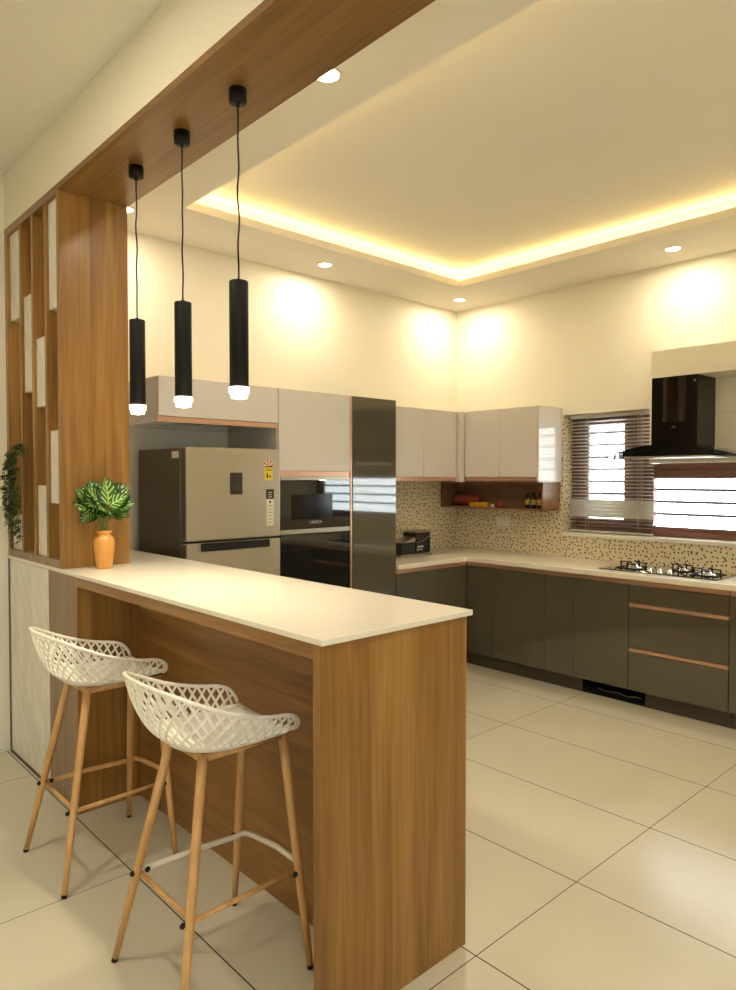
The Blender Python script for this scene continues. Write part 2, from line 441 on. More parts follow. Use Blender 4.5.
# slatted partition standing on the countertop
ZP0, ZP1 = 1.0965, 2.8575
t = thing('slatted_partition', (1.32, 3.78, ZP0), 'wooden fin partition with white blocks between its fins, standing on the countertop', 'partition')
fin = .03
obj('end_panel', B(XF, X2, 3.365, 3.365 + .034, ZP0, ZP1), 'wood_v', t, 0.0015)
obj('wall_post', B(XF, X2, 4.168, 4.207, ZP0, ZP1), 'wood_v', t, 0.0015)
for y in (3.555, 3.748, 3.94):
    obj('fin', B(XF + .004, X2, y, y + fin, ZP0 + .036, ZP1 - .012), 'wood_v', t, 0.001)
obj('base_rail', B(XF, X2, 3.399, 4.168, ZP0, ZP0 + .036), 'wood_grey', t, 0.001)
obj('top_rail', B(XF, X2, 3.399, 4.168, ZP1 - .012, ZP1), 'wood_beam', t)
gaps = [(3.399, 3.555), (3.585, 3.748), (3.778, 3.94), (3.97, 4.168)]
for gi, zs in ((0, ((2.333, 2.8445), (1.399, 1.75))), (1, ((1.879, 2.223), (1.133, 1.484))), (2, ((1.971, 2.468),)), (3, ((2.381, 2.8445), (1.133, 1.319)))):
    for z0, z1 in zs:
        obj('white_block', B(XF + .018, XF + .06, gaps[gi][0], gaps[gi][1], z0, z1), 'marble', t, 0.001, label='white block')

# ------------------------------------------------------------------ cabinets
def carcass(name, t, x0, x1, y0, y1, z0, z1, th=.018, shelves=(), open_side='-y', mat_='carcass'):
    L = [(x0, x1, y0, y1, z0, z0 + th, 0), (x0, x1, y0, y1, z1 - th, z1, 0)]
    if open_side == '-y':
        L += [(x0, x0 + th, y0, y1, z0 + th, z1 - th, 0), (x1 - th, x1, y0, y1, z0 + th, z1 - th, 0), (x0 + th, x1 - th, y1 - th, y1, z0 + th, z1 - th, 0)]
        L += [(x0 + th, x1 - th, y0, y1 - th, s, s + th, 0) for s in shelves]
    else:
        L += [(x0, x1, y0, y0 + th, z0 + th, z1 - th, 0), (x0, x1, y1 - th, y1, z0 + th, z1 - th, 0), (x1 - th, x1, y0 + th, y1 - th, z0 + th, z1 - th, 0)]
        L += [(x0, x1 - th, y0 + th, y1 - th, s, s + th, 0) for s in shelves]
    return obj(name, B(*L), mat_, t)

def doorA(t, x0, x1, z0, z1, y=3.61, m_='light_gloss', name='door'):
    return obj(name, B(x0 + .0012, x1 - .0012, y, y + .019, z0, z1), m_, t, 0.0012)
def doorB(t, y0, y1, z0, z1, x=4.42, m_='grey_gloss', name='door'):
    return obj(name, B(x, x + .019, y0 + .0012, y1 - .0012, z0, z1), m_, t, 0.0012)

ZC = 2.085
YB = YA - .002
t = thing('wall_cabinet', (2.16, 3.9, 1.83), 'wide pale greige cabinet above the fridge', 'cabinet')
carcass('body', t, 1.762, 2.561, 3.63, YB, 1.835, ZC, mat_='light_gloss')
doorA(t, 1.762, 2.561, 1.866, ZC)
obj('finger_rail', B(1.764, 2.559, 3.622, 3.6295, 1.837, 1.864), 'copper', t)

t = thing('oven_cabinet', (2.865, 3.9, 0), 'tall pale cabinet housing the built-in microwave and oven', 'cabinet')
carcass('body', t, 2.563, 3.166, 3.631, YB, 0.1, ZC, shelves=(.53, 1.162, 1.535), mat_='carcass')
doorA(t, 2.567, 3.163, 1.568, ZC)
doorA(t, 2.567, 3.163, 0.11, .53, m_='grey_gloss', name='lower_door')
obj('finger_rail', B((2.567, 3.163, 3.615, 3.630, 1.556, 1.566, 0), (2.567, 3.163, 3.620, 3.630, 1.533, 1.556, 0)), 'copper', t)
obj('kickboard', B(2.563, 3.166, 3.68, 3.70, 0, 0.0995), 'kick', t)

t = thing('microwave', (2.865, 3.9, 1.181), 'black glass built-in microwave above the oven', 'microwave')
obj('body', B(2.60, 3.13, 3.635, 4.05, 1.1805, 1.50), 'black_matt', t)
obj('glass_front', B(2.575, 3.156, 3.605, 3.628, 1.192, 1.508), 'black_glass', t, 0.0015)
obj('inner_window', B(2.66, 3.0, 3.6042, 3.6049, 1.255, 1.415), 'black_gloss', t)
for z0, z1 in ((1.509, 1.531), (1.1805, 1.1905)): obj('steel_strip', B(2.575, 3.156, 3.603, 3.629, z0, z1), 'steel', t, 0.001)
obj('steel_strip', B(2.575, 3.156, 3.603, 3.629, 1.163, 1.1795), 'steel', t, 0.001)
def text(name, body, size, loc, rot, mat_, parent, ext=0.0006, align='CENTER'):
    cu = bpy.data.curves.new(name, 'FONT'); cu.body = body; cu.size = size; cu.extrude = ext; cu.align_x = align; cu.align_y = 'CENTER'
    tmp = bpy.data.objects.new(name, cu); COL.objects.link(tmp)
    dg_ = bpy.context.evaluated_depsgraph_get()
    me = bpy.data.meshes.new_from_object(tmp.evaluated_get(dg_))
    bpy.data.objects.remove(tmp)
    me.transform(Matrix.Translation(Vector(loc) - worigin(parent)) @ rot)
    me.materials.clear(); me.materials.append(M[mat_])
    o = bpy.data.objects.new(name, me); COL.objects.link(o); o.parent = parent
    return o
RA = Matrix.Rotation(PI / 2, 4, 'X')                 # faces -y
RBm = Matrix.Rotation(-PI / 2, 4, 'Z') @ RA          # faces -x
lg = text('logo', 'BOSCH', 0.026, (2.868, 3.6042, 1.232), RA, 'logo', t)
bm = bmesh.new()
tube(bm, [(2.812 + .009 * math.cos(a), 3.604, 1.232 + .009 * math.sin(a)) for a in [i * PI / 8 for i in range(17)]], .0013, 6)
obj('logo_ring', bm, 'logo', lg, local=False)

t = thing('oven', (2.865, 3.9, 0.55), 'black glass built-in oven under the microwave', 'oven')
obj('body', B(2.60, 3.13, 3.635, 4.1, .5485, 1.14), 'black_matt', t)
obj('control_panel', B(2.575, 3.156, 3.605, 3.628, 1.06, 1.160), 'black_glass', t, 0.001)
obj('glass_door', B(2.575, 3.156, 3.605, 3.628, .55, 1.057), 'black_glass', t, 0.001)

t = thing('tall_cabinet', (3.39, 3.9, 0), 'tall dark grey gloss cabinet beside the oven', 'cabinet')
carcass('body', t, 3.182, 3.605, 3.631, YB, 0.1, ZC, shelves=(.5, .9, 1.3, 1.7), mat_='grey_gloss')
doorA(t, 3.186, 3.607, .11, ZC, m_='grey_gloss')
obj('side_profile', B(3.168, 3.181, 3.612, 3.70, .1, ZC), 'copper', t, label='rose gold vertical handle profile')
obj('kickboard', B(3.168, 3.605, 3.68, 3.70, 0, 0.0995), 'kick', t)

# upper cabinets
t = thing('wall_cabinet', (4.3, 4.05, 1.49), 'pale two-door wall cabinet between tall dark cabinet and corner', 'cabinet')
carcass('body', t, 3.609, 4.985, 3.901, YB, 1.495, ZC - .003, shelves=(1.8,))
doorA(t, 3.611, 4.197, 1.53, ZC, y=3.88); doorA(t, 4.197, 4.612, 1.53, ZC, y=3.88)
obj('finger_rail', B(3.611, 4.612, 3.89, 3.9, 1.497, 1.527), 'copper', t)
obj('corner_post', B(4.614, 4.668, 3.842, 3.9, 1.487, ZC), 'light_gloss', t, 0.001)
t = thing('wall_cabinet', (4.83, 3.48, 1.487), 'pale two-door wall cabinet above the open wood shelf, next to the window', 'cabinet')
carcass('body', t, 4.691, XB - .002, 3.122, 3.84, 1.495, ZC - .003, shelves=(1.8,), open_side='-x')
doorB(t, 3.476, 3.84, 1.53, ZC, 4.67, 'light_gloss'); doorB(t, 3.122, 3.476, 1.53, ZC, 4.67, 'light_gloss')
obj('finger_rail', B(4.68, 4.69, 3.122, 3.84, 1.497, 1.527), 'copper', t)
obj('side_panel', B(4.668, XB - .002, 3.102, 3.120, 1.487, ZC + .002), 'light_gloss', t, 0.001)

# open shelf below it
t = thing('open_shelf', (4.88, 3.65, 1.257), 'open brown wooden shelf box under the corner wall cabinets', 'shelf')
obj('shelf_box', B((4.76, XB - .002, 3.12, 4.19, 1.257, 1.272, 0), (4.76, XB - .002, 3.12, 4.19, 1.471, 1.486, 0), (4.76, XB - .002, 3.12, 3.136, 1.272, 1.471, 0),
                   (4.76, XB - .002, 4.174, 4.19, 1.272, 1.471, 0), (4.985, XB - .002, 3.136, 4.174, 1.272, 1.471, 0)), 'wood_shelf', t)

# base cabinets along the window wall
ZK = 0.105
def base_b(y0, y1, doors, label, shelves=(.45,)):
    t = thing('base_cabinet', (4.7, (y0 + y1) / 2, 0), label, 'cabinet')
    carcass('body', t, 4.442, 4.98, y0 + .001, y1 - .001, ZK, .8495, shelves=shelves, open_side='-x')
    for a, b in doors: doorB(t, a, b, .11, .812)
    obj('finger_rail', B(4.428, 4.4415, y0 + .001, y1 - .001, .815, .848), 'copper', t)
    return t
t1 = base_b(2.877, 3.61, [(3.349, 3.61), (2.877, 3.349)], 'dark grey two-door base cabinet in the corner of the worktop')
t2 = base_b(2.233, 2.877, [(2.64, 2.877), (2.233, 2.64)], 'dark grey two-door base cabinet left of the drawers, kickboard missing below')
t3 = thing('drawer_cabinet', (4.7, 1.915, 0), 'dark grey three-drawer base cabinet under the hob', 'cabinet')
carcass('body', t3, 4.442, 4.98, 1.597, 2.231, ZK, .8495, open_side='-x')
for z0, z1 in ((.692, .812), (.392, .664), (.11, .364)):
    d = doorB(t3, 1.599, 2.231, z0, z1, name='drawer_front')
    if z1 < .8: obj('handle_profile', B(4.4215, 4.4415, 1.602, 2.228, z1 + .003, z1 + .024), 'copper', d, 0.001, label='rose gold handle rail')
obj('finger_rail', B(4.428, 4.4415, 1.6, 2.229, .815, .848), 'copper', t3)
t4 = base_b(.9, 1.595, [(1.25, 1.595), (.9, 1.25)], 'dark grey base cabinet right of the drawers at photo edge')
for tt, y0, y1 in ((t1, 2.877, 3.66), (t2, 2.60, 2.875), (t3, 1.597, 2.14), (t4, .9, 1.595)):
    obj('kickboard', B(4.477, 4.493, y0 + .001, y1 - .001, 0, ZK - .001), 'kick', tt)
bm = bmesh.new(); tube(bm, [(4.56, 2.2 + i * .03, .0165 + .006 * math.sin(i * 1.3)) for i in range(12)], .006, 8)
tag(obj('cable', bm, 'burner_metal'), 'cable lying in the dark gap under the base cabinets', 'cable')
# base cabinets along the fridge wall
t = thing('base_cabinet', (4.0, 3.9, 0), 'dark grey two-door base cabinet beside the tall cabinet', 'cabinet')
carcass('body', t, 3.611, 4.425, 3.632, YB, ZK, .8495, shelves=(.45,))
doorA(t, 3.612, 4.092, .11, .812, m_='grey_gloss'); doorA(t, 4.092, 4.416, .11, .812, m_='grey_gloss')
obj('finger_rail', B(3.612, 4.416, 3.618, 3.631, .815, .848), 'copper', t)
obj('kickboard', B(3.611, 4.47, 3.665, 3.68, 0, ZK - .001), 'kick', t)

# L-shaped worktop
bm = bmesh.new()
pts = [(3.609, 3.585), (4.39, 3.585), (4.39, .9), (4.998, .9), (4.998, 4.207), (3.609, 4.207)]
lo = [bm.verts.new((x, y, .850)) for x, y in pts]; hi = [bm.verts.new((x, y, .885)) for x, y in pts]
bm.faces.new(lo[::-1]); bm.faces.new(hi)
for i in range(6): bm.faces.new((lo[i], lo[(i + 1) % 6], hi[(i + 1) % 6], hi[i]))
tag(obj('worktop', bm, 'worktop', None, .003), 'cream L-shaped kitchen worktop running along both walls', 'worktop')

# ------------------------------------------------------------------ fridge
t = thing('fridge', (2.18, 3.85, 0), 'stainless steel two-door fridge with dark sides', 'fridge')
FX0, FX1 = 1.869, 2.50
obj('body', B(FX0, FX1, 3.57, 4.10, .03, 1.69), 'fridge_side', t, .004)
d1 = obj('upper_door', B(FX0, FX1, 3.50, 3.562, 1.168, 1.695), 'fridge', t, .008, seg=3)
d2 = obj('lower_door', B(FX0, FX1, 3.50, 3.562, .06, 1.156), 'fridge', t, .008, seg=3)
obj('door_side_strip', B((FX0 - .0015, FX0 - .0003, 3.508, 3.555, .07, 1.148, 0), (FX0 - .0015, FX0 - .0003, 3.508, 3.555, 1.176, 1.685, 0)), 'fridge_side', t)
obj('handle_recess', B(1.955, 2.412, 3.486, 3.4995, 1.108, 1.1545), 'black_plastic', d2, .003, label='black recessed handle')
obj('door_gap_trim', B(FX0 + .004, FX1 - .004, 3.512, 3.56, 1.157, 1.167), 'black_plastic', t)
disp = obj('display', B(2.145, 2.228, 3.4965, 3.4998, 1.426, 1.553), 'black_glass', d1, .001)
bm = B((2.165, 2.207, 3.4955, 3.4964, 1.455, 1.458, 0), (2.165, 2.168, 3.4955, 3.4964, 1.458, 1.49, 0), (2.204, 2.207, 3.4955, 3.4964, 1.458, 1.49, 0), (2.175, 2.197, 3.4955, 3.4964, 1.468, 1.47, 0),
       (2.165, 2.207, 3.4955, 3.4964, 1.49, 1.492, 0), (2.178, 2.194, 3.4955, 3.4964, 1.51, 1.513, 0))
obj('display_marks', bm, mat('display_marks', rgb(70, 84, 90), .4), t)
bm = bmesh.new(); box(bm, 2.382, 2.442, 3.4985, 3.4998, 1.508, 1.585, 0)
# fan of the energy rating above the yellow block
ctr = Vector((2.412, 3.4990, 1.592)); R_ = .036
for i in range(8):
    a0, a1 = PI * i / 8, PI * (i + 1) / 8
    v = [bm.verts.new(ctr + Vector((r * math.cos(a), 0, r * math.sin(a)))) for r, a in ((.010, a0), (R_, a0), (R_, a1), (.010, a1))]
    f = bm.faces.new(v); f.material_index = 1 if i % 2 == 0 else 2
box(bm, 2.386, 2.438, 3.4985, 3.4998, 1.586, 1.592, 3)
for z_ in (1.566, 1.574): box(bm, 2.39, 2.434, 3.4980, 3.4984, z_, z_ + .003, 3)
box(bm, 2.397, 2.407, 3.4980, 3.4984, 1.52, 1.55, 3); box(bm, 2.414, 2.428, 3.4980, 3.4984, 1.526, 1.536, 3)
obj('energy_sticker', bm, ['sticker_y', 'sticker_r', 'sticker_w', 'black_plastic'], t, label='yellow energy rating sticker with a fan of stripes')
bm = bmesh.new(); box(bm, 2.395, 2.450, 3.4985, 3.4998, 1.395, 1.453, 1); box(bm, 2.396, 2.449, 3.4985, 3.4998, 1.235, 1.395, 0)
for i in range(6): box(bm, 2.404, 2.432 + .008 * (i % 2), 3.4980, 3.4984, 1.252 + i * .02, 1.256 + i * .02, 2)
box(bm, 2.416, 2.428, 3.4980, 3.4984, 1.370, 1.385, 1)
for i in range(3): box(bm, 2.408, 2.437, 3.4980, 3.4984, 1.405 + i * .014, 1.409 + i * .014, 0)
obj('feature_sticker', bm, ['sticker_w', 'black_plastic', mat('sticker_print', rgb(150, 140, 118), .6)], t, label='black and white feature sticker')
obj('side_sticker', B(FX0 - .0012, FX0 - .0002, 3.585, 3.665, 1.634, 1.672), 'sticker_w', t, label='small pale sticker on the side')
for x in (FX0 + .05, FX1 - .05):
    for y in (3.62, 4.05): obj('foot', cyl(bmesh.new(), (x, y, 0), (x, y, .032), .02), 'rubber', t)

# ------------------------------------------------------------------ hob
t = thing('gas_hob', (4.70, 2.1, .885), 'black glass gas hob with three burners on the worktop', 'hob')
obj('glass_plate', B(4.505, 4.90, 1.70, 2.505, .8852, .893), 'black_glass', t, .002)
def burner(cx, cy, r, big):
    b = obj('burner', lathe(bmesh.new(), [(0, .8932), (r, .8932), (r, .898), (r * .92, .901), (r * .5, .902), (r * .5, .912), (r * .36, .914), (0, .914)], 24, c=(cx, cy, 0)), 'burner_metal', t)
    bm = lathe(bmesh.new(), [(0, .9142), (r * .3, .9142), (r * .32, .918), (r * .2, .922), (0, .923)], 20, c=(cx, cy, 0))
    obj('burner_cap', bm, 'iron', b)
    bm = bmesh.new(); s = r * 1.45
    for sx, sy in ((1, 0), (-1, 0), (0, 1), (0, -1)):
        ox, oy = cx + sx * s, cy + sy * s; ix, iy = cx + sx * r * .45, cy + sy * r * .45
        w = .004
        box(bm, ox - w, ox + w, oy - w, oy + w, .8932, .932)
        box(bm, min(ox, ix) - w, max(ox, ix) + w, min(oy, iy) - w, max(oy, iy) + w, .928, .936)
    # square ring at the base
    for a in (0, 1, 2, 3):
        k0 = s * .92
        L = [(cx - k0, cx + k0, cy - k0 - .004, cy - k0 + .004), (cx - k0, cx + k0, cy + k0 - .004, cy + k0 + .004),
             (cx - k0 - .004, cx - k0 + .004, cy - k0, cy + k0), (cx + k0 - .004, cx + k0 + .004, cy - k0, cy + k0)][a]
        box(bm, *L, .8934, .899)
    obj('pan_support', bm, 'iron', b)
burner(4.68, 2.33, .062, 1); burner(4.775, 2.03, .045, 0); burner(4.68, 1.83, .058, 1)
for i, (x, y) in enumerate(((4.565, 2.16), (4.555, 2.09), (4.555, 2.02), )):
    obj('knob', lathe(bmesh.new(), [(0, .8932), (.019, .8932), (.019, .897), (.016, .899), (.015, .915), (.013, .918), (0, .918)], 18, c=(x, y, 0)), 'chrome', t)

# ------------------------------------------------------------------ cooker hood
t = thing('cooker_hood', (4.8, 2.065, 1.66), 'black chimney cooker hood with curved glass canopy', 'cooker hood')
obj('chimney', B(4.70, XB - .002, 1.911, 2.220, 1.735, 2.2045), 'black_gloss', t, .0015)
obj('chimney_panel', B(4.6985, 4.6998, 1.985, 2.14, 1.90, 2.2), 'black_glass', t)
bm = bmesh.new(); tube(bm, [(4.697, 2.067 + .009 * math.cos(a), 1.862 + .009 * math.sin(a)) for a in [PI * (-.2 + 1.4 * i / 10) for i in range(11)]], .0018, 6)
obj('logo_mark', bm, 'chrome', t)
bm = bmesh.new(); cyl(bm, (4.6975, 1.93, 2.165), (4.6995, 1.93, 2.165), .007, n=12); obj('badge', bm, 'chrome', t)
# housing: lofted dome
def arc_z(y): return 1.742 - .42 * (y - 2.065) ** 2 / .45 ** 2 * .19
bm = bmesh.new(); rows = []
for x, hw in ((4.58, .30), (4.998, .30)):
    r = []
    for i in range(13):
        y = 2.065 - hw + 2 * hw * i / 12
        top = arc_z(y) - .006
        r.append((bm.verts.new((x, y, top)), bm.verts.new((x, y, min(top - .004, 1.668)))))
    rows.append(r)
for i in range(12):
    a, b = rows[0], rows[1]
    bm.faces.new((a[i][0], a[i + 1][0], b[i + 1][0], b[i][0])); bm.faces.new((a[i][1], b[i][1], b[i + 1][1], a[i + 1][1]))
    bm.faces.new((a[i][0], a[i][1], a[i + 1][1], a[i + 1][0])); bm.faces.new((b[i][0], b[i + 1][0], b[i + 1][1], b[i][1]))
for i in (0, 12): bm.faces.new((rows[0][i][0], rows[1][i][0], rows[1][i][1], rows[0][i][1]))
obj('housing', bm, 'black_gloss', t)
obj('filter_edge', B(4.572, 4.9, 1.78, 2.35, 1.657, 1.6672), 'steel', t, .001)
bm = bmesh.new(); rows = []
for y_i in range(25):
    y = 2.065 - .45 + .9 * y_i / 24
    u = abs(y - 2.065) / .45
    xf_ = 4.52 + .10 * u ** 2.2
    zt = arc_z(y)
    rows.append([bm.verts.new(p) for p in ((xf_, y, zt), (4.996, y, zt), (4.996, y, zt - .005), (xf_, y, zt - .005))])
for a, b in zip(rows, rows[1:]):
    for j in range(4):
        f = bm.faces.new((a[j], a[(j + 1) % 4], b[(j + 1) % 4], b[j])); f.smooth = False
bm.faces.new(rows[0]); bm.faces.new(rows[-1][::-1])
obj('glass_canopy', bm, 'hood_glass', t, label='curved clear glass canopy')

# ------------------------------------------------------------------ small things on shelf and worktop
bm = bmesh.new()
prof = [(0, 0), (.045, .004), (.05, .05), (.045, .095), (0, .105)]
vs_rows = []
for i in range(13):
    s_ = i / 12; y = 3.83 + .27 * s_
    k_ = .4 + .6 * math.sin(PI * min(max(s_, .06), .94)) ** .4
    ring = [bm.verts.new((4.87 + .05 * math.cos(a) * k_, y, 1.329 + .052 * math.sin(a) * k_ * (1 + .06 * math.sin(i * 2.1 + a * 2)))) for a in [2 * PI * j / 14 for j in range(14)]]
    vs_rows.append(ring)
for a, b in zip(vs_rows, vs_rows[1:]):
    for j in range(14):
        f = bm.faces.new((a[j], a[(j + 1) % 14], b[(j + 1) % 14], b[j])); f.smooth = True
bm.faces.new(vs_rows[0]); bm.faces.new(vs_rows[-1][::-1])
tag(obj('food_packet', bm, 'brown_pack'), 'reddish brown food packet lying at left in the open shelf', 'packet')
tag(obj('food_box', B(4.80, 4.85, 3.70, 3.90, 1.2722, 1.312), 'yellow_pack', None, .004), 'flat yellow food box in front of the brown packet', 'box')
bm = bmesh.new(); lathe(bm, [(0, 1.2722), (.026, 1.2722), (.03, 1.29), (.028, 1.312), (.02, 1.318), (.02, 1.33), (0, 1.332)], 16, c=(4.84, 3.585, 0))
tag(obj('spice_pot', bm, 'red_pack'), 'small reddish pot in the middle of the open shelf', 'pot')
bm = bmesh.new(); lathe(bm, [(0, 1.2722), (.017, 1.2722), (.018, 1.29), (.010, 1.3), (0, 1.302)], 14, c=(4.82, 3.655, 0))
tag(obj('spice_pot', bm, 'white_plastic'), 'tiny pale pot left of the reddish pot', 'pot')
def bottle():
    t = thing('spice_bottle', (4.86, 3.335, 1.2722), 'dark spice bottle in the open shelf, leftmost of three', 'bottle', 'dark spice bottles in the open shelf')
    obj('bottle_body', lathe(bmesh.new(), [(0, 0), (.019, 0), (.021, .004), (.021, .085), (.016, .098), (.013, .102), (.013, .11), (0, .11)], 18), 'bottle_dark', t, local=True)
    obj('bottle_label', lathe(bmesh.new(), [(.0213, .03), (.0218, .031), (.0218, .072), (.0213, .073)], 18), 'label_pale', t, local=True)
    obj('cap', lathe(bmesh.new(), [(0, .1102), (.015, .1102), (.0155, .112), (.0155, .13), (.014, .132), (0, .132)], 18), 'black_plastic', t, local=True)
    return t
b0 = bottle()
for y, lb in ((3.275, 'dark spice bottle in the open shelf, middle of three'), (3.215, 'dark spice bottle in the open shelf, rightmost of three')):
    c = copy_tree(b0); c.location = (4.86, y, 1.2722); c['label'] = lb

t = thing('power_socket', (4.99, 3.66, 1.14), 'white socket plate on the speckled backsplash below the open shelf', 'socket')
obj('plate', B(4.989, 4.9995, 3.60, 3.75, 1.105, 1.185), 'white_plastic', t, .003)
for y0 in (3.70, 3.61): obj('switch', B(4.986, 4.9888, y0, y0 + .032, 1.12, 1.17), 'white_plastic', t, .001)

t = thing('coffee_maker', (4.12, 3.95, .8855), 'small black coffee maker on the worktop beside the tall cabinet', 'coffee maker')
obj('base', B(3.93, 4.30, 3.90, 4.06, .8865, .905), 'steel', t, .006)
obj('front_body', B(3.94, 4.10, 3.905, 4.055, .9055, 1.0), 'black_plastic', t, .01)
bm = bmesh.new()
v = [bm.verts.new(p) for p in ((3.96, 3.91, 1.0), (4.11, 3.91, 1.0), (4.11, 3.91, 1.04), (3.96, 4.05, 1.0), (4.11, 4.05, 1.0), (4.11, 4.05, 1.04))]
for f in ((0, 1, 2), (3, 5, 4), (0, 3, 4, 1), (1, 4, 5, 2), (0, 2, 5, 3)): bm.faces.new([v[i] for i in f])
obj('sloped_lid', bm, 'steel', t)
obj('tower_body', B(4.11, 4.29, 3.905, 4.055, .9055, 1.075), 'black_plastic', t, .012)
obj('top_cover', B(4.105, 4.295, 3.90, 4.06, 1.0755, 1.088), 'steel', t, .005)
obj('logo_plate', B((4.13, 4.20, 3.903, 3.9045, .955, .967, 0), (4.12, 4.19, 3.903, 3.9045, .935, .941, 0)), 'logo', t)
bm = bmesh.new(); tube(bm, [(4.12 + .15 * i / 8, 3.902, .995 + .05 * (i / 8) ** 2) for i in range(9)], .0018, 6); obj('trim_line', bm, 'steel', t)
t.location.x += .02

# ------------------------------------------------------------------ vase with plant
vx, vy, vz = 1.315, 3.262, 1.0965
t = thing('plant_vase', (vx, vy, vz), 'wooden vase holding striped green leaves, in front of the partition', 'potted plant')
obj('vase', lathe(bmesh.new(), [(0, 0), (.033, 0), (.036, .006), (.047, .10), (.048, .125), (.043, .145), (.030, .155), (.029, .163), (.036, .172), (.036, .178), (.030, .180), (.027, .172), (.022, .150), (0, .14)], 32), 'wood_vase', t, local=True)
bm = bmesh.new()
for k_ in range(7):
    a = k_ * .9
    tube(bm, [(.006 * math.cos(a), .006 * math.sin(a), .142), (.012 * math.cos(a), .012 * math.sin(a), .2), (.035 * math.cos(a), .035 * math.sin(a), .26)], .004, 6)
obj('stems', bm, 'stem', t, local=True)
bm = bmesh.new(); uvl = bm.loops.layers.uv.new('UVMap')
def leaf(bm, uvl, base, dirv, up, L, W, curl=.35, nu=6, nv=7):
    dirv = dirv.normalized(); side = dirv.cross(up).normalized(); nrm = side.cross(dirv).normalized()
    g = []
    for i in range(nv + 1):
        v = i / nv
        w = W * (math.sin(PI * (v ** .62)) ** .75 if 0 < v < 1 else 0.02)
        row = []
        for j in range(nu + 1):
            u = j / nu * 2 - 1
            p = base + dirv * (L * v) + side * (w * u) + nrm * (-curl * L * v * v + .22 * W * abs(u) * (1 - .3 * v) + .05 * W * math.sin(7 * v + 3 * u))
            row.append((bm.verts.new(p), (j / nu, v)))
        g.append(row)
    for i in range(nv):
        for j in range(nu):
            q = (g[i][j], g[i][j + 1], g[i + 1][j + 1], g[i + 1][j])
            f = bm.faces.new([a[0] for a in q]); f.smooth = True
            for lp, a in zip(f.loops, q): lp[uvl].uv = a[1]
rnd = random.Random(3)
specs = []
for ring, (n_, el, L_) in enumerate(((7, 8, .105), (7, 40, .115), (5, 72, .115), (7, -30, .085))):
    for i in range(n_):
        specs.append((2 * PI * i / n_ + ring * .5 + rnd.uniform(-.25, .25), math.radians(el + rnd.uniform(-12, 12)), L_ * rnd.uniform(.85, 1.15)))
for az, el, L_ in specs:
    d = Vector((math.cos(az) * math.cos(el) * 1.25, math.sin(az) * math.cos(el) * .6, math.sin(el)))
    base = Vector((.038 * math.cos(az), .018 * math.sin(az), .285 + .012 * math.sin(el)))
    leaf(bm, uvl, base, d, Vector((rnd.uniform(-.3, .3), -.7, .7)), L_, L_ * .52, .25)
for v_ in bm.verts:
    if v_.co.y > .094: v_.co.y = .094 - (v_.co.y - .094) * .1
obj('foliage', bm, 'leaf', t, local=True)

# trailing plant on the partition's wall end
t = thing('trailing_plant', (1.13, 4.02, 1.62), 'dark green trailing plant hanging from the partition near the wall', 'plant')
rnd = random.Random(5)
st = bmesh.new(); lv = bmesh.new(); uvl = lv.loops.layers.uv.new('UVMap')
for s_i in range(13):
    y0 = 3.84 + .17 * rnd.random(); x0 = 1.152 - .004 * rnd.random()
    L_ = rnd.uniform(.30, .50) if s_i > 2 else .52
    spread = rnd.uniform(-.05, .11)
    pts = [(x0, y0, 1.64)]
    n_ = 12
    for i in range(1, n_ + 1):
        s = i / n_
        x_ = 1.143 - .035 * rnd.random() - .03 * math.sin(PI * s)
        pts.append((x_ if i > 1 else 1.148, min(4.19, y0 + spread * s + .02 * math.sin(4 * s + s_i)), 1.685 * (i == 1) + (i > 1) * (1.685 - L_ * (s - .08)) - (0)))
    tube(st, pts, .0018, 5)
    for i in range(1, n_ + 1):
        for q in range(4):
            a = rnd.uniform(0, 2 * PI); L2 = rnd.uniform(.018, .032)
            d = Vector((-abs(math.cos(a)) * .8, math.sin(a), rnd.uniform(-.9, .3)))
            b_ = Vector(pts[i]) + Vector((0, rnd.uniform(-.012, .012), rnd.uniform(-.015, .015)))
            if b_.y + d.normalized().y * L2 > 4.2: d.y = -abs(d.y)
            if b_.x > 1.14: b_.x = 1.14
            leaf(lv, uvl, b_, d, Vector((-.6, .1, 1)), L2, L2 * .36, .15, 2, 4)
obj('stems', st, 'stem', t); obj('leaves', lv, 'ivy_leaf', t)

# ------------------------------------------------------------------ pendants
def wavy(x, y, z0, z1, ph_):
    n_ = 24
    return [(x + .0022 * math.sin(i * .9 + ph_) * math.sin(PI * i / n_), y + .003 * math.sin(i * .7 + ph_ * 2) * math.sin(PI * i / n_), z0 + (z1 - z0) * i / n_) for i in range(n_ + 1)]
def pendant(x, y, label, ph_):
    t = thing('pendant_lamp', (x, y, 1.79), label, 'pendant lamp', 'black tube pendants over the countertop')
    obj('ceiling_rose', lathe(bmesh.new(), [(0, 2.8575), (.031, 2.8575), (.031, 2.815), (.029, 2.812), (.008, 2.812), (.006, 2.80), (0, 2.80)], 28, c=(x, y, 0)), 'black_matt', t)
    obj('cord', tube(bmesh.new(), wavy(x, y, 2.803, 2.205, ph_), .0032, 8), 'black_matt', t)
    obj('lamp_tube', lathe(bmesh.new(), [(0, 2.212), (.007, 2.212), (.008, 2.204), (.0315, 2.203), (.033, 2.200), (.033, 1.838), (.024, 1.838), (.024, 1.86), (0, 1.86)], 32, c=(x, y, 0)), 'black_matt', t)
    obj('acrylic_end', lathe(bmesh.new(), [(0, 1.837), (.034, 1.837), (.0355, 1.833), (.0355, 1.818), (.029, 1.815), (.029, 1.801), (.027, 1.799), (0, 1.794)], 32, c=(x, y, 0)), 'acrylic', t, label='glowing clear lamp end')
    return t
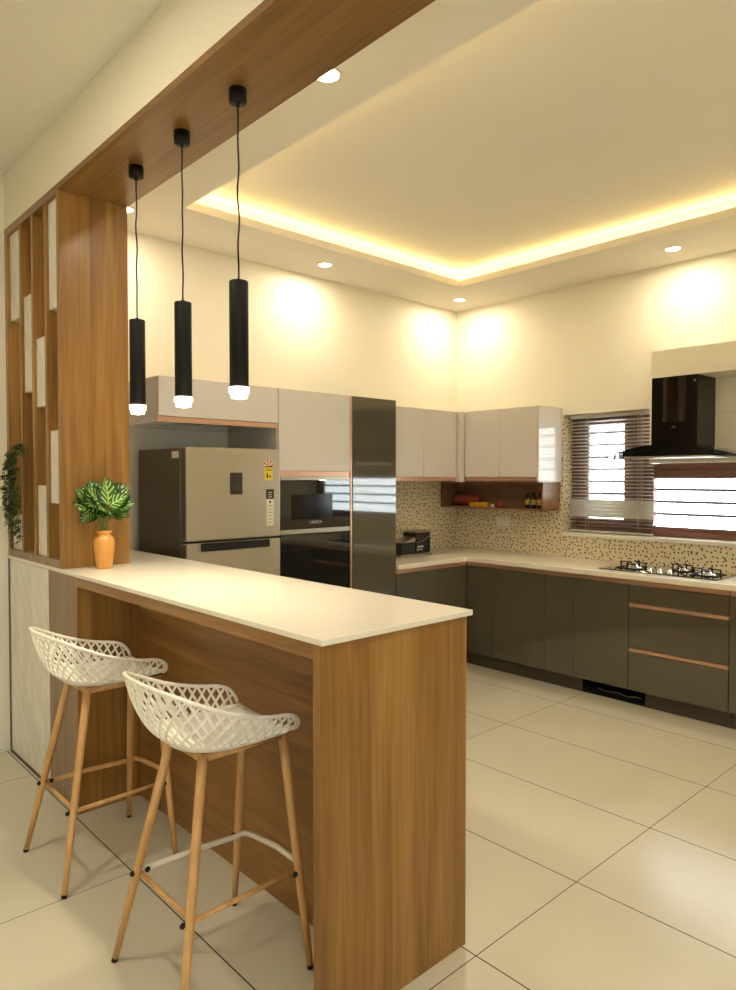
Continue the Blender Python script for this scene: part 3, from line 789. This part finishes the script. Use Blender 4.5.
for i, (y, lb) in enumerate(((2.097, 'black tube pendant lamp nearest the camera, hanging highest in view'), (2.497, 'black tube pendant lamp in the middle of the three'), (2.906, 'black tube pendant lamp nearest the wooden partition'))):
    pendant(1.324, y, lb, i * 2.0)

# ------------------------------------------------------------------ downlights
def downlight(x, y, z, label, group='round recessed ceiling downlights'):
    t = thing('downlight', (x, y, z - .004), label, 'ceiling light', group)
    obj('trim_ring', lathe(bmesh.new(), [(.046, z - .0005), (.056, z - .0005), (.055, z - .004), (.048, z - .006), (.046, z - .003)], 28, c=(x, y, 0)), 'white_plastic', t)
    obj('lamp_face', lathe(bmesh.new(), [(0, z - .004), (.0455, z - .004), (.0455, z - .001), (0, z - .001)], 28, c=(x, y, 0)), 'lamp_face', t)
LAMPS = [(1.705, 2.077, ZS, 'ceiling downlight beside the wooden beam, nearest the camera'),
         (1.70, 3.88, ZS, 'ceiling downlight by the partition at the top of the beam'),
         (3.19, 3.915, ZS, 'ceiling downlight above the oven and tall cabinet wall'),
         (4.665, 3.90, ZS, 'ceiling downlight in the corner above the wall cabinets'),
         (4.675, 2.073, ZS, 'ceiling downlight above the cooker hood')]
for x, y, z, lb in LAMPS: downlight(x, y, z, lb)

# cove LED strips
bm = bmesh.new(); w_ = .012; zz = zs1 + .001
o_ = .06
box(bm, TX0 - o_ - w_, TX0 - o_, TY0 - o_, TY1 + o_, zz, zz + .006); box(bm, TX1 + o_, TX1 + o_ + w_, TY0 - o_, TY1 + o_, zz, zz + .006)
box(bm, TX0 - o_, TX1 + o_, TY0 - o_ - w_, TY0 - o_, zz, zz + .006); box(bm, TX0 - o_, TX1 + o_, TY1 + o_, TY1 + o_ + w_, zz, zz + .006)
tag(obj('led_strip', bm, 'led'), 'warm yellow light strip glowing in the ceiling cove', 'light strip')

# ------------------------------------------------------------------ bar stools
def stool_mesh(pale_rest):
    t = thing('bar_stool', (1.097, 1.91, 0), '', 'bar stool', 'white lattice bar stools at the counter')
    # rim in plan and height; symmetric; from front-left tip round the back to front-right tip
    half = [(.206, .168, .742), (.203, .186, .764), (.183, .197, .788), (.145, .203, .803), (.09, .208, .812), (.03, .211, .826), (-.04, .212, .848), (-.10, .208, .874),
            (-.155, .194, .900), (-.195, .166, .920), (-.220, .120, .930), (-.232, .06, .934), (-.236, 0, .935)]
    rim = half + [(x, -y, z) for x, y, z in half[-2::-1]]
    hb = [(.200, .150, .733), (.185, .154, .731), (.15, .156, .728), (.11, .154, .726), (.06, .150, .724), (.01, .145, .723), (-.03, .138, .722), (-.065, .126, .723),
          (-.092, .110, .724), (-.112, .09, .725), (-.125, .062, .726), (-.131, .03, .727), (-.133, 0, .727)]
    basec = hb + [(x, -y, z) for x, y, z in hb[-2::-1]]
    def crv(P, s):
        s = min(max(s, 0), .99999) * (len(P) - 1); i = int(s); f = s - i
        p = [Vector(P[max(0, min(len(P) - 1, k))]) for k in (i - 1, i, i + 1, i + 2)]
        return .5 * ((2 * p[1]) + (p[2] - p[0]) * f + (2 * p[0] - 5 * p[1] + 4 * p[2] - p[3]) * f * f + (3 * p[1] - p[0] - 3 * p[2] + p[3]) * f ** 3)
    def W(s, v):         # v 0 at rim, 1 at base
        r, b = crv(rim, s), crv(basec, s)
        q = 1 - v
        h = .45 * q + .55 * math.sin(q * PI / 2); z_ = .35 * q + .65 * (1 - math.cos(q * PI / 2))
        return Vector((b.x + (r.x - b.x) * h, b.y + (r.y - b.y) * h, b.z + (r.z - b.z) * z_))
    # arc length and wall height tables
    NS = 240
    arc = [0]
    for i in range(NS): arc.append(arc[-1] + (W((i + 1) / NS, .4) - W(i / NS, .4)).length)
    A = arc[-1]
    def s_of(a):
        a = min(max(a, 0), A)
        lo_, hi_ = 0, NS
        while hi_ - lo_ > 1:
            m_ = (lo_ + hi_) // 2
            if arc[m_] <= a: lo_ = m_
            else: hi_ = m_
        return (lo_ + (a - arc[lo_]) / max(1e-9, arc[lo_ + 1] - arc[lo_])) / NS
    def hgt(s):
        p = [W(s, k / 6) for k in range(7)]; return sum((p[k + 1] - p[k]).length for k in range(6))
    def nrm(s, v):
        e_ = 1e-3
        a = W(min(1, s + e_), v) - W(max(0, s - e_), v); b = W(s, min(1, v + e_)) - W(s, max(0, v - e_))
        return a.cross(b).normalized()
    VL = .72                # lattice reaches this far down
    bm = bmesh.new()
    th = .0045
    def ribbon(path, wd):   # path of (a, h) in metres
        pr = None
        for k, (s, v) in enumerate(path):
            s0, v0 = path[max(0, k - 1)]; s1, v1 = path[min(len(path) - 1, k + 1)]
            tg = (W(s1, v1) - W(s0, v0)).normalized(); nn_ = nrm(s, v); sd = nn_.cross(tg).normalized()
            c = W(s, v)
            ring = [bm.verts.new(c + sd * (wd * a) + nn_ * (th * .5 * b)) for a, b in ((-1, -1), (1, -1), (1, 1), (-1, 1))]
            if pr:
                for j in range(4): bm.faces.new((pr[j], pr[(j + 1) % 4], ring[(j + 1) % 4], ring[j]))
            pr = ring
    spc = A / 33
    slope = 1.45            # metres down per metre along
    a0 = -0.25
    k = 0
    while a0 + k * spc < A + .25:
        for sg in (1, -1):
            run = []
            st_a = a0 + k * spc
            for q in range(0, 40):
                h = q * .008; a = st_a + sg * h / slope
                if a < 0.012 or a > A - 0.012:
                    if len(run) > 1: ribbon(run, .0036)
                    run = []; continue
                s = s_of(a); v = h / hgt(s)
                if v > VL + .03: break
                run.append((s, v))
            if len(run) > 1: ribbon(run, .0036)
        k += 1
    # rim bead
    tube(bm, [W(i / 120, 0) for i in range(121)], .0062, 8)
    # solid lower band and pan
    NP = 96
    g = []
    for i in range(NP + 1):
        s = i / NP
        g.append([W(s, VL + (1 - VL) * j / 4) for j in range(5)])
    def shell(grid_, close=True):
        top = [[bm.verts.new(p) for p in row] for row in grid_]
        bot = [[bm.verts.new(p) for p in row] for row in [[q + Vector((0, 0, 0)) for q in r] for r in grid_]]
        for i_, r in enumerate(bot):
            for j_, v_ in enumerate(r):
                a_ = grid_[min(i_ + 1, len(grid_) - 1)][j_] - grid_[max(i_ - 1, 0)][j_]
                b_ = grid_[i_][min(j_ + 1, len(r) - 1)] - grid_[i_][max(j_ - 1, 0)]
                n_ = a_.cross(b_)
                if n_.length > 1e-9: v_.co += n_.normalized() * .005
        for i_ in range(len(grid_) - 1):
            for j_ in range(len(grid_[0]) - 1):
                for L_, rev in ((top, False), (bot, True)):
                    q = (L_[i_][j_], L_[i_][j_ + 1], L_[i_ + 1][j_ + 1], L_[i_ + 1][j_])
                    f = bm.faces.new(q[::-1] if rev else q); f.smooth = True
        nr, nc = len(grid_), len(grid_[0])
        bd = [(i_, 0, i_ + 1, 0) for i_ in range(nr - 1)] + [(i_, nc - 1, i_ + 1, nc - 1) for i_ in range(nr - 1)] + \
             [(0, j_, 0, j_ + 1) for j_ in range(nc - 1)] + [(nr - 1, j_, nr - 1, j_ + 1) for j_ in range(nc - 1)]
        for a_, b_, c_, d_ in bd:
            bm.faces.new((top[a_][b_], top[c_][d_], bot[c_][d_], bot[a_][b_]))
    shell(g)
    # pan: join left and right base points, plus front lip
    rowsp = []
    mid_ = NP // 2
    for i in range(mid_ + 1):
        Lp, Rp = W(i / NP, 1), W(1 - i / NP, 1)
        row = []
        for j in range(13):
            f = j / 12
            p = Lp.lerp(Rp, f); p.z -= .010 * math.sin(PI * f) * min(1, (mid_ - i) / 10)
            if i == mid_: p = Lp.lerp(Rp, f) + Vector((0, (f - .5) * 1e-4, 0))
            row.append(p)
        rowsp.append(row)
    # front lip beyond
    ext = []
    for dx_, dz_, wf in ((.022, -.004, 1.03), (.012, -.001, 1.01)):
        r0 = rowsp[0]; ext.append([Vector((p.x + dx_ - .02 * abs(j / 6 - 1) ** 2, p.y * wf, p.z + dz_ + .012 * abs(j / 6 - 1) ** 4)) for j, p in enumerate(r0)])
    lip = [[p + Vector((.008, 0, -.012)) for p in ext[0]]]
    shell(lip + ext + rowsp)
    obj('seat', bm, 'seat_white', t, local=True)
    # front tips: solid little ears
    # mounting plate
    obj('mounting_plate', B((-.06, .18, -.08, .08, .712, .7165, 0), (.15, .215, -.12, .12, .7145, .722, 0)), 'black_matt', t, local=True)
    tops = [(-.082, .098), (.176, .086), (.203, -.100), (-.084, -.103)]
    feet = [(-.217, .22), (.217, .215), (.217, -.225), (-.217, -.215)]
    zt_ = .703
    bm = bmesh.new()
    for i in range(4):
        a, b = tops[i], tops[(i + 1) % 4]
        tube(bm, [(a[0], a[1], zt_), (b[0], b[1], zt_)], .0115, 10)
    obj('seat_frame', bm, 'wood_leg', t, local=True)
    def at(i, z_):
        f = 1 - z_ / zt_
        return Vector((tops[i][0] + (feet[i][0] - tops[i][0]) * f, tops[i][1] + (feet[i][1] - tops[i][1]) * f, z_))
    for i in range(4):
        bm = tube(bmesh.new(), [at(i, zt_ + .006), at(i, .45), at(i, .2), at(i, .012)], [.0150, .0145, .0125, .0098], 14)
        lg_ = obj('leg', bm, 'wood_leg', t, local=True)
        obj('foot_cap', tube(bmesh.new(), [at(i, .0118), at(i, .0)], [.0102, .0100], 12), 'rubber', lg_, local=True)
    zf = .285
    a, b, c, d = at(0, zf), at(1, zf), at(2, zf), at(3, zf)
    rr = .0095
    # U-shaped footrest, rounded round the front legs
    pts = [a, a.lerp(b, .5), b + Vector((-.02, -.016, 0))]
    cb = b + Vector((.02, -.035, 0)); cc = c + Vector((.02, .035, 0))
    for f in (.25, .5, .75): pts.append((b + Vector((-.02, -.014, 0))).lerp(cb, f) + Vector((.018 * math.sin(PI * f), .010 * math.sin(PI * f), 0)))
    pts += [cb + Vector((.012, -.02, 0)), (cb + cc) / 2 + Vector((.022, 0, 0)), cc + Vector((.012, .02, 0))]
    for f in (.25, .5, .75): pts.append(cc.lerp(c + Vector((-.02, .014, 0)), f) + Vector((.018 * math.sin(PI * f), -.010 * math.sin(PI * f), 0)))
    obj('footrest', tube(bmesh.new(), pts, rr, 10), 'bar_white' if pale_rest else 'wood_leg', t, local=True, label='pale rounded footrest bar' if pale_rest else None)
    obj('side_rail', tube(bmesh.new(), [pts[-1], d], rr * .85, 10), 'wood_leg', t, local=True)
    obj('back_rail', tube(bmesh.new(), [a + Vector((.01, -.012, -.004)), d + Vector((.01, .012, -.004))], rr * .85, 10), 'wood_leg', t, local=True)
    for i, dv in ((0, Vector((-.013, 0, 0))), (0, Vector((.03, -.014, .003))), (3, Vector((-.018, .006, -.004))), (1, Vector((-.018, -.002, 0))), (2, Vector((-.016, -.004, 0)))):
        p = at(i, zf) + dv
        bm = bmesh.new(); cyl(bm, p + Vector((-.006, -.004, 0)), p + Vector((.002, .002, 0)), .0075, n=12)
        obj('bolt', bm, 'rubber', t, local=True)
    return t
s1 = stool_mesh(True); s1.location = (1.097, 1.913, 0)
s1['label'] = 'cream lattice bar stool with pale footrest, nearest the camera'
s2 = stool_mesh(False); s2.location = (1.097, 2.793, 0)
s2['label'] = 'cream lattice bar stool with wood-coloured footrest, beside the marble panel'

# ------------------------------------------------------------------ lights
def spot(name, loc, power, col, size_deg, blend=.6, r=.04, rot=(0, 0, 0)):
    l = bpy.data.lights.new(name, 'SPOT'); l.energy = power; l.color = col; l.spot_size = math.radians(size_deg); l.spot_blend = blend; l.shadow_soft_size = r
    o = bpy.data.objects.new(name, l); o.location = loc; o.rotation_euler = rot; COL.objects.link(o); return o
WARM = (1.0, 0.89, 0.70)
def disk(name, loc, power, col, size):
    l = bpy.data.lights.new(name, 'AREA'); l.shape = 'DISK'; l.size = size; l.energy = power; l.color = col
    o = bpy.data.objects.new(name, l); o.location = loc; COL.objects.link(o); return o
PK = 6.4
for x, y, z, _ in LAMPS: disk('downlight_beam', (x, y, z - .012), PK, WARM, .085)
for x, y in ((1.70, .25), (3.19, -.12), (4.675, .25), (3.19, -1.6)): disk('downlight_beam', (x, y, ZS - .012), PK, WARM, .085)
for y in (2.097, 2.497, 2.906): spot('pendant_beam', (1.324, y, 1.789), 14, (1.0, .86, .62), 120, .9, .024)
for x, y, k_ in ((.25, 2.35, 1.9), (.25, .35, 1.3), (-1.3, 2.35, 1.2), (-1.3, .35, 1.2), (-.5, -1.5, 1.2)): disk('living_downlight', (x, y, ZL - .01), PK * k_, (1.0, .89, .70), .085)
# rectangular area lamp builder, not called in this scene
def area(name, loc, rot, sx, sy, power, col):
    l = bpy.data.lights.new(name, 'AREA'); l.shape = 'RECTANGLE'; l.size = sx; l.size_y = sy; l.energy = power; l.color = col
    o = bpy.data.objects.new(name, l); o.location = loc; o.rotation_euler = rot; COL.objects.link(o); return o

w = bpy.data.worlds.new('World'); S.world = w; w.use_nodes = True
bgn = w.node_tree.nodes['Background']
tc = w.node_tree.nodes.new('ShaderNodeTexCoord'); gr_ = w.node_tree.nodes.new('ShaderNodeSeparateXYZ'); rp = w.node_tree.nodes.new('ShaderNodeValToRGB')
w.node_tree.links.new(tc.outputs['Generated'], gr_.inputs[0]); w.node_tree.links.new(gr_.outputs[2], rp.inputs[0])
rp.color_ramp.elements[0].position = 0.0; rp.color_ramp.elements[0].color = (.80, .86, .88, 1)
rp.color_ramp.elements[1].position = .6; rp.color_ramp.elements[1].color = (.80, .90, 1.0, 1)
w.node_tree.links.new(rp.outputs[0], bgn.inputs[0]); bgn.inputs[1].default_value = 11.0

# ------------------------------------------------------------------ camera
cam = bpy.data.cameras.new('Camera'); cam.sensor_fit = 'VERTICAL'; cam.sensor_height = 36; cam.lens = 698.6 * 36 / 990
co_ = bpy.data.objects.new('Camera', cam); COL.objects.link(co_)
co_.location = (0, 0, 1.522); co_.rotation_euler = (math.radians(90 - 1.40), 0, math.radians(47.32 - 90))
S.camera = co_
cam.clip_start = .05
S.view_settings.view_transform = 'Standard'; S.view_settings.look = 'None'; S.view_settings.gamma = 1; S.view_settings.use_curve_mapping = False
S.view_settings.exposure = 0.14
